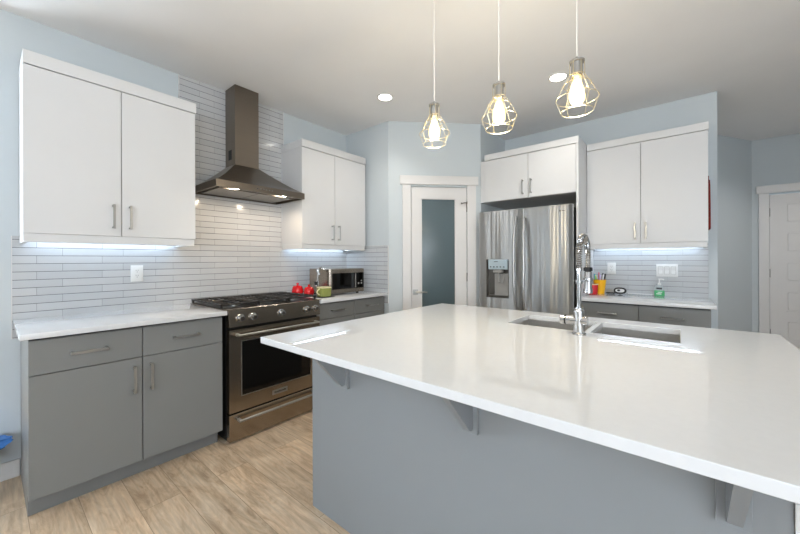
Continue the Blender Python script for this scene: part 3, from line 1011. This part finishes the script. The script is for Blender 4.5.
# sink ------------------------------------------------------------------------
sk = thing('double_sink', (2.627, 1.945, CT - .23), 'stainless steel twin-bowl undermount sink in the island', 'sink')
for xa, xb in ((SX0, SXa), (SXb, SX1)):
    b = B()
    th, zb2, zt2 = .0015, CT - .225, CT - .0278
    e = .006
    A0, A1, C0, C1 = xa - e, xb + e, SY0 - e, SY1 + e
    b.box(A0, A1, C0, C1, zb2, zb2 + th)
    b.box(A0, A0 + th, C0, C1, zb2 + th, zt2).box(A1 - th, A1, C0, C1, zb2 + th, zt2)
    b.box(A0 + th, A1 - th, C0, C0 + th, zb2 + th, zt2).box(A0 + th, A1 - th, C1 - th, C1, zb2 + th, zt2)
    o = obj('bowl', b, M_['sink'], sk, smooth=False)
    obj('drain', B().lathe([(.042, 0), (.042, .003), (.030, .003), (.028, .001)], ((xa + xb) / 2, 1.96, zb2 + th + .0002), 'z', 24), M_['chrome'], o)

# faucet ----------------------------------------------------------------------
fa = thing('faucet', (2.633, 1.700, CT), 'tall chrome spring-neck faucet standing on the island by the sink', 'faucet')
fx, fy = 2.633, 1.700
obj('body', B().lathe([(.030, .0003), (.030, .006), (.026, .010), (.0225, .012), (.0225, .108), (.019, .112), (.019, .122)], (fx, fy, CT), 'z', 28), M_['chrome'], fa)
vl = B().cyl((fx - .052, fy, CT + .062), .0215, .087, 'x', 24)
vv = obj('valve', vl, M_['chrome'], fa)
obj('seal_ring', B().lathe([(.0222, 0), (.0222, .006)], (fx - .0585, fy, CT + .062), 'x', 24), M_['blackm'], vv)
obj('lever', B().lathe([(.0195, -.018), (.0215, -.015), (.0215, 0)], (fx - .059, fy, CT + .062), 'x', 24), M_['chrome'], vv)
obj('riser', B().cyl((fx, fy, CT + .1222), .0105, .165, 'z', 20).lathe([(.0135, .2872), (.0135, .300)], (fx, fy, CT), 'z', 20), M_['chrome'], fa)
R = .098
zc_ = 1.262
path = []
for i in range(8):
    path.append(Vector((fx, fy, 1.205 + (zc_ - 1.205) * i / 8)))
for i in range(25):
    a_ = PI - PI * i / 24
    path.append(Vector((fx, fy + R + R * math.cos(a_), zc_ + R * math.sin(a_))))
for i in range(1, 9):
    path.append(Vector((fx, fy + 2 * R, zc_ - (zc_ - 1.192) * i / 8)))
obj('hose', B().tube(path, .0085, 10), M_['steeld'], fa)
# coil wound round the hose
L_ = [0]
for p, q in zip(path, path[1:]):
    L_.append(L_[-1] + (q - p).length)
turns = 52
pts = []
NP = turns * 10
j = 0
for i in range(NP + 1):
    s = L_[-1] * i / NP
    while j < len(L_) - 2 and L_[j + 1] < s:
        j += 1
    f_ = (s - L_[j]) / (L_[j + 1] - L_[j])
    p = path[j].lerp(path[j + 1], f_)
    d_ = (path[min(j + 2, len(path) - 1)] - path[max(j - 1, 0)]).normalized()
    n1 = Vector((1, 0, 0))
    n2 = d_.cross(n1)
    a_ = 2 * PI * turns * i / NP
    pts.append(p + n1 * (.0125 * math.cos(a_)) + n2 * (.0125 * math.sin(a_)))
obj('spring', B().tube(pts, .0024, 6), M_['chrome'], fa)
hy_ = fy + 2 * R
obj('spray_head', B().lathe([(.014, 1.192), (.0175, 1.186), (.0175, 1.110), (.021, 1.102), (.021, 1.084), (.017, 1.082)], (fx, hy_, 0), 'z', 24), M_['chrome'], fa)
obj('head_collar', B().lathe([(.0195, 1.1925), (.0205, 1.198), (.0205, 1.208), (.016, 1.211)], (fx, hy_, 0), 'z', 20), M_['blackm'], fa)
obj('holder_arm', B().tube([(fx, fy + .0115, 1.150), (fx, fy + .1, 1.150), (fx, hy_ - .0185, 1.150)], .005, 10).lathe([(.0125, 1.142), (.0155, 1.142), (.0155, 1.158), (.0125, 1.158), (.0125, 1.142)], (fx, fy, 0), 'z', 20, cap=False).lathe([(.0183, 1.142), (.0213, 1.142), (.0213, 1.158), (.0183, 1.158), (.0183, 1.142)], (fx, hy_, 0), 'z', 20, cap=False), M_['chrome'], fa)

# ------------------------------------------------------------------ pendants
def pendant(x, y, label):
    r = thing('pendant_light', (x, y, 1.815), label, 'pendant light', 'caged pendant lights over the island')
    zb3 = 1.815
    obj('cord', B().cyl((x, y, 2.058), .0028, CEIL - .025 - 2.058, 'z', 8), M_['cord'], r)
    obj('ceiling_canopy', B().lathe([(.055, CEIL - .0005), (.055, CEIL - .018), (.046, CEIL - .025), (.006, CEIL - .026)], (x, y, 0), 'z', 28), M_['nickel'], r)
    obj('socket', B().lathe([(.005, 2.0575), (.007, 2.046), (.028, 2.042), (.028, 2.035), (.0205, 2.033), (.0205, 1.982), (.018, 1.979)], (x, y, 0), 'z', 24), M_['nickel'], r)
    # hexagonal wire cage: rings (radius, height)
    cg = B()
    prof = [(.0275, 1.985), (.050, 1.948), (.077, 1.893), (.058, 1.841)]
    ns = 6
    poly = []
    for rr, z in prof:
        poly.append([(x + rr * math.cos(2 * PI * k / ns + .25), y + rr * math.sin(2 * PI * k / ns + .25), z) for k in range(ns)])
    poly[1:1] = []
    for ring_i, ring in enumerate(poly):
        rr, z = prof[ring_i]
        cg.tube([(x + rr * math.cos(2 * PI * k / 36), y + rr * math.sin(2 * PI * k / 36), z) for k in range(36)], 0.0013, 6, closed=True)
    for k in range(ns):
        top = (x + .0265 * math.cos(2 * PI * k / ns + .25), y + .0265 * math.sin(2 * PI * k / ns + .25), 2.036)
        cg.tube([top] + [poly[i][k] for i in range(4)], 0.0013, 6)
    obj('wire_cage', cg, M_['cage'], r)
    bl = obj('bulb', B().lathe([(.012, 1.9785), (.014, 1.966), (.019, 1.945), (.026, 1.920), (.029, 1.902), (.027, 1.884), (.018, 1.870), (.005, 1.866)], (x, y, 0), 'z', 24), M_['bulb'], r)
    obj('filament', B().tube([(x, y, 1.962), (x, y, 1.94), (x, y, 1.905), (x, y, 1.882)], [.006, .011, .0125, .006], 12), M_['filament'], bl)
    pl = bpy.data.lights.new('bulb_glow', 'POINT')
    pl.energy = 6.0
    pl.color = (1, .86, .64)
    pl.shadow_soft_size = .034
    po = bpy.data.objects.new('bulb_glow', pl)
    po.location = (x, y, 1.79)
    COL.objects.link(po)
    return r


PEN = [(2.020, 1.455, 'leftmost of the three caged pendant lights over the island'), (2.356, 1.475, 'middle of the three caged pendant lights over the island'), (2.671, 1.500, 'rightmost of the three caged pendant lights, over the sink faucet')]
for x, y, l_ in PEN:
    pendant(x, y, l_)


def downlight(x, y, label):
    r = thing('recessed_downlight', (x, y, CEIL - .004), label, 'ceiling light', 'recessed ceiling lights')
    obj('trim_ring', B().lathe([(.072, CEIL - .0003), (.072, CEIL - .003), (.060, CEIL - .007), (.057, CEIL - .0045), (.057, CEIL - .0003)], (x, y, 0), 'z', 32, cap=False), M_['plastic'], r)
    obj('lens', B().cyl((x, y, CEIL - .0042), .0568, .0035, 'z', 28), M_['lamp'], r)
    sp = bpy.data.lights.new('downlight_beam', 'SPOT')
    sp.energy = 19
    sp.spot_size = 2.3
    sp.spot_blend = .8
    sp.color = (1, .96, .90)
    sp.shadow_soft_size = .05
    so = bpy.data.objects.new('downlight_beam', sp)
    so.location = (x, y, CEIL - .012)
    COL.objects.link(so)


hl = bpy.data.lights.new('hall_fill', 'SPOT')  # unseen fill light without a fixture, added to brighten the hall
hl.energy = 34
hl.spot_size = 2.4
hl.spot_blend = .8
hl.color = (1, .97, .93)
hl.shadow_soft_size = .08
ho = bpy.data.objects.new('hall_fill', hl)
ho.location = (4.15, 4.9, CEIL - .02)
COL.objects.link(ho)
downlight(0.974, 2.243, 'round recessed ceiling light near the pantry, left of the pendants')
downlight(2.243, 2.873, 'round recessed ceiling light beside the rightmost pendant, nearer the fridge')

# ------------------------------------------------------------------ microwave
mw = thing('microwave', (0.31, 2.26, CT), 'stainless microwave with black glass front on the counter right of the range', 'microwave')
X0, X1, YA, YB, ZA, ZB = .130, .462, 2.045, 2.478, CT + .016, 1.166
obj('body', B().box(X0, X1 - .018, YA, YB, ZA, ZB, .004), M_['steel'], mw)
dd = obj('door', B().box(X1 - .0175, X1, YA, YB, ZA + .002, ZB - .002, .003), M_['steel'], mw)
obj('window', B().box(X1 + .0002, X1 + .0025, YA + .020, YA + .310, ZA + .042, ZB - .042), M_['glassblk'], dd)
obj('control_panel', B().box(X1 + .0002, X1 + .0025, YA + .316, YB - .006, ZA + .042, ZB - .042), M_['glassblk'], dd)
obj('buttons', B().box(X1 + .0026, X1 + .0036, YA + .385, YA + .402, ZA + .080, ZA + .097).box(X1 + .0026, X1 + .0036, YA + .385, YA + .402, ZA + .108, ZA + .118).box(X1 + .0026, X1 + .0036, YA + .345, YA + .362, ZA + .080, ZA + .097), M_['greyp'], dd)
obj('handle', B().box(X1 + .0027, X1 + .016, YA + .300, YA + .313, ZA + .05, ZB - .05, .003), M_['steeld'], dd)
for x in (X0 + .04, X1 - .06):
    for y in (YA + .04, YB - .04):
        obj('foot', B().cyl((x, y, CT + .0003), .014, .0155, 'z', 14), M_['blackm'], mw)


# ------------------------------------------------------------------ things on the counter beside the microwave
def red_pot(x, y, s, label, hx=-1, hy=0):
    r = thing('sugar_pot', (x, y, CT), label, 'pot', 'red lidded pots beside the range')
    z = CT + .0003
    obj('pot', B().lathe([(.030 * s, z), (.044 * s, z + .012 * s), (.052 * s, z + .036 * s), (.048 * s, z + .062 * s), (.042 * s, z + .072 * s)], (x, y, 0), 'z', 28), M_['red'], r)
    ld_ = obj('lid', B().lathe([(.044 * s, z + .0725 * s), (.044 * s, z + .077 * s), (.034 * s, z + .088 * s), (.012 * s, z + .094 * s), (.008 * s, z + .095 * s)], (x, y, 0), 'z', 28), M_['red'], r)
    obj('lid_knob', B().lathe([(.006 * s, z + .0952 * s), (.013 * s, z + .102 * s), (.011 * s, z + .112 * s), (.004 * s, z + .116 * s)], (x, y, 0), 'z', 16), M_['red'], ld_)
    hp = []
    for i in range(9):
        a_ = -PI / 2 + PI * i / 8
        q_ = .048 * s + .020 * s * math.cos(a_)
        hp.append((x + hx * q_, y + hy * q_, z + .040 * s + .022 * s * math.sin(a_)))
    obj('handle', B().tube(hp, .005 * s, 8), M_['red'], r)
    return r


red_pot(.185, 1.873, 1.08, 'larger red glazed pot with knobbed lid behind the range corner')
red_pot(.276, 1.936, .95, 'smaller red glazed pot with lid, nearer the chrome gadget', -.35, .93)
ty = tag(obj('tray', B().box(.400, .540, 1.880, 2.030, CT + .0003, CT + .006, .002), M_['blackm']), 'small black tray under the lime green mug', 'tray')
mg = thing('mug', (.470, 1.960, CT + .0063), 'square lime green mug with cream rim on the black tray', 'mug')
z = CT + .0064
mx_, my_ = .470, 1.962
b = B()
t = bmesh.new()
def sq(w, z_, inner=False):
    out = []
    for k in range(32):
        a_ = 2 * PI * k / 32
        c_, s_ = math.cos(a_), math.sin(a_)
        q = w / (abs(c_) ** 5 + abs(s_) ** 5) ** .2
        out.append(t.verts.new((mx_ + q * c_, my_ + q * s_, z_)))
    return out
rs = [sq(.046, z), sq(.051, z + .006), sq(.052, z + .084), sq(.048, z + .084), sq(.046, z + .010)]
for a_, b_ in zip(rs, rs[1:]):
    for i in range(32):
        t.faces.new((a_[i], a_[(i + 1) % 32], b_[(i + 1) % 32], b_[i]))
t.faces.new(rs[0]); t.faces.new(rs[-1])
obj('cup', B()._merge(t), M_['lime'], mg)
t = bmesh.new()
rs = [sq(.0527, z + .078), sq(.0530, z + .0875), sq(.0470, z + .0875), sq(.0470, z + .080)]
for a_, b_ in zip(rs, rs[1:]):
    for i in range(32):
        t.faces.new((a_[i], a_[(i + 1) % 32], b_[(i + 1) % 32], b_[i]))
obj('rim', B()._merge(t), M_['cream'], mg)
hp = [(mx_, my_ - .051 - .028 * math.sin(PI * i / 10), z + .072 - .054 * i / 10) for i in range(11)]
obj('handle', B().tube(hp, .0055, 10), M_['cream'], mg)

# chrome lever gadget standing between the pots and the microwave
cg_ = thing('wine_opener', (.350, 1.985, CT), 'chrome lever gadget on a stand between the red pots and microwave', 'wine opener')
cx, cy, z = .350, 1.985, CT + .0003
obj('base', B().lathe([(.030, z), (.030, z + .006), (.012, z + .014)], (cx, cy, 0), 'z', 24), M_['chrome'], cg_)
obj('column', B().cyl((cx, cy, z + .0142), .010, .225, 'z', 16).cyl((cx, cy, z + .226), .018, .024, 'z', 16), M_['chrome'], cg_)
obj('lever', B().tube([(cx + .018, cy - .010, z + .225), (cx + .02, cy - .022, z + .15), (cx + .02, cy - .034, z + .130)], .006, 10).tube([(cx, cy + .01, z + .262), (cx + .02, cy + .03, z + .268)], .009, 10), M_['chrome'], cg_)
obj('grip', B().cyl((cx + .02, cy - .036, z + .108), .017, .030, 'z', 18), M_['blackm'], cg_)
obj('clamp', B().cyl((cx + .02, cy - .036, z + .092), .012, .0155, 'z', 18).cyl((cx + .012, cy + .002, z + .2), .014, .02, 'z', 16), M_['chrome'], cg_)

# ------------------------------------------------------------------ right counter
def tumbler(name, x, y, r0, r1, h, m, label, cat):
    return tag(obj(name, B().lathe([(r0, CT + .0003), (r1, CT + h), (r1 - .002, CT + h), (r0 - .002, CT + .003)], (x, y, 0), 'z', 28), m, loc=(x, y, CT)), label, cat)


tumbler('pen_cup', 2.370, 3.835, .041, .057, .137, M_['yellow'], 'tall yellow cup full of pens on the counter right of the fridge', 'cup')
rc = tumbler('small_cup', 2.332, 3.725, .038, .044, .100, M_['redp'], 'short red cup in front of the yellow pen cup', 'cup')
lt_ = B()
lx, ly = 2.332, 3.725
rim = B().lathe([(.0444, CT + .092), (.0446, CT + .101), (.0414, CT + .101)], (lx, ly, 0), 'z', 28, cap=False)
obj('rim', rim, M_['cream'], rc)
for i, (dx, dy, cname, h, word) in enumerate(((-.028, .000, 'teal', .145, 'teal pen leaning left in the yellow cup'), (-.020, -.014, 'green', .132, 'lime green pen in the yellow cup'), (-.006, .010, 'pink', .160, 'pink pen standing tallest in the yellow cup'), (.004, -.010, 'lilac', .138, 'pale lilac pen in the yellow cup'), (.016, .008, 'navy', .152, 'navy pen in the yellow cup'), (.022, -.008, 'white', .140, 'white pen in the yellow cup'), (.030, .004, 'plum', .148, 'plum coloured pen at the right of the yellow cup'))):
    h = h + .048
    bx, by = 2.370 + dx * .7, 3.835 + dy * .7
    tx, ty_ = 2.370 + dx * 1.6, 3.835 + dy * 1.6
    p0, p1 = Vector((bx, by, CT + .0055)), Vector((tx, ty_, CT + h))
    q = p0.lerp(p1, .72)
    pe = thing('pen', p0, word, 'pen', 'pens in the yellow cup')
    obj('barrel', B().tube([p0, q], .0056, 8), M_['ptip'][cname], pe)
    obj('cap', B().tube([q + (p1 - q) * .02, p1], .0068, 8), M_['ptip'][cname if cname not in ('navy', 'plum') else 'black'] if i != 2 else M_['ptip']['pink'], pe)
st_ = thing('stapler', (2.447, 3.925, CT), 'small pale grey stapler lying beside the yellow pen cup', 'stapler')
obj('base', B().box(2.412, 2.487, 3.915, 3.938, CT + .0003, CT + .010, .003), M_['blackm'], st_)
obj('arm', B().prism([(2.412, CT + .0105), (2.486, CT + .0105), (2.484, CT + .022), (2.472, CT + .036), (2.412, CT + .042)], 'y', 3.916, 3.937, .002), M_['greyp'], st_)
tp = thing('tape_dispenser', (2.530, 3.925, CT), 'black oval tape dispenser with white centre on the counter', 'tape dispenser')
def oval(cx_, cz_, a, b, n=28):
    return [(cx_ + a * math.copysign(abs(math.cos(2 * PI * k / n)) ** .8, math.cos(2 * PI * k / n)), cz_ + b * math.copysign(abs(math.sin(2 * PI * k / n)) ** .8, math.sin(2 * PI * k / n))) for k in range(n)]
obj('shell', B().prism(oval(2.530, CT + .0315, .052, .0312), 'y', 3.905, 3.932, .003), M_['blackm'], tp)
obj('centre', B().prism(oval(2.530, CT + .033, .037, .017), 'y', 3.9025, 3.9048), M_['plastic'], tp)
obj('spool', B().prism(oval(2.520, CT + .035, .013, .010), 'y', 3.9005, 3.9023), M_['slot'], tp)
bd_ = B()
for i in range(17):
    bd_.lathe([(.002, 0), (.0062, .003), (.0062, .009), (.002, .012)], (2.592 + i * .0118, 3.945 - .0005 * i, CT + .0065), 'x', 10)
tag(obj('bead_row', bd_, M_['plastic'], loc=(2.72, 3.94, CT)), 'row of small white bead shapes along the backsplash left of the soap', 'beads')  # row of small white rounded pieces

sp_ = thing('soap_bottle', (2.835, 3.905, CT), 'green hand soap pump bottle with white pump below the switch plate', 'soap bottle')
sx, sy, z = 2.835, 3.905, CT + .0003
def flat(prof, m, nm, par):
    b = B().lathe(prof, (0, 0, 0), 'z', 28)
    b.xf(Matrix.Translation((sx, sy, z)) @ Matrix.Diagonal((1, .6, 1, 1)))
    return obj(nm, b, m, par)
flat([(.036, 0), (.039, .004), (.038, .040), (.0365, .052)], M_['soap'], 'soap', sp_)
bt_ = flat([(.0366, .0524), (.031, .082), (.024, .094), (.014, .100)], M_['clear'], 'bottle', sp_)
lb = B().box(sx - .021, sx + .021, sy - .0250, sy - .0236, z + .062, z + .078)
obj('label', lb, M_['slot'], bt_)
lb2 = B().box(sx - .022, sx + .016, sy - .0257, sy - .0240, z + .018, z + .024).box(sx - .012, sx + .022, sy - .0257, sy - .0240, z + .034, z + .038)
obj('print', lb2, M_['plastic'], bt_)
obj('pump', B().lathe([(.013, .1003), (.013, .118), (.0045, .120), (.0045, .150)], (sx, sy, z), 'z', 18).tube([(sx - .006, sy, z + .153), (sx + .02, sy, z + .154), (sx + .034, sy, z + .148)], .0052, 10), M_['plastic'], sp_)

# red pot holder on the stub wall
ph = thing('pot_holder', (3.166, 3.80, 1.70), 'dark red cloth pot holder hanging at the right side of the wall cabinet', 'pot holder')
b = B().prism([(y_ + .232, z_) for y_, z_ in ((3.47, 1.50), (3.50, 1.485), (3.62, 1.49), (3.648, 1.52), (3.65, 1.70), (3.62, 1.86), (3.585, 1.905), (3.555, 1.905), (3.51, 1.85), (3.475, 1.70))], 'x', 3.160, 3.174, .005)
obj('cloth', b, M_['redcloth'], ph)
obj('loop', B().tube([(3.165, 3.797, 1.903), (3.165, 3.792, 1.925), (3.165, 3.802, 1.935), (3.165, 3.812, 1.925), (3.165, 3.807, 1.903)], .003, 6), M_['redcloth'], ph)
obj('hook', B().cyl((3.1575, 3.802, 1.930), .003, .0118, 'x', 8), M_['nickel'], ph)

# ------------------------------------------------------------------ low stool with a blue bag past the wall end
sl = thing('low_stool', (0.10, -0.20, 0), 'low dark wooden stool at the left edge past the wall end', 'stool')
obj('seat', B().box(-.10, .22, -.42, .040, .180, .212, .006), M_['darkwood'], sl)
for x in (-.08, .17):
    for y in (-.40, .005):
        obj('leg', B().box(x, x + .03, y, y + .03, .0005, .1795, .003), M_['darkwood'], sl)
t = bmesh.new()
bmesh.ops.create_icosphere(t, subdivisions=4, radius=1)
for v in t.verts:
    n = v.co.normalized()
    k = 1 + .13 * math.sin(7 * n.x + 3 * n.z) * math.sin(6 * n.y + 2) + .07 * math.sin(15 * n.x + 11 * n.y) * math.cos(13 * n.z)
    v.co = Vector((n.x * .13 * k, n.y * .17 * k, max(-.036, n.z * .046 * k)))
t.transform(Matrix.Translation((.08, -.100, .252)))
tag(obj('plastic_bag', B()._merge(t), M_['bluebag'], loc=(.08, -.100, .216)), 'crumpled blue plastic bag on the low dark stool', 'bag')
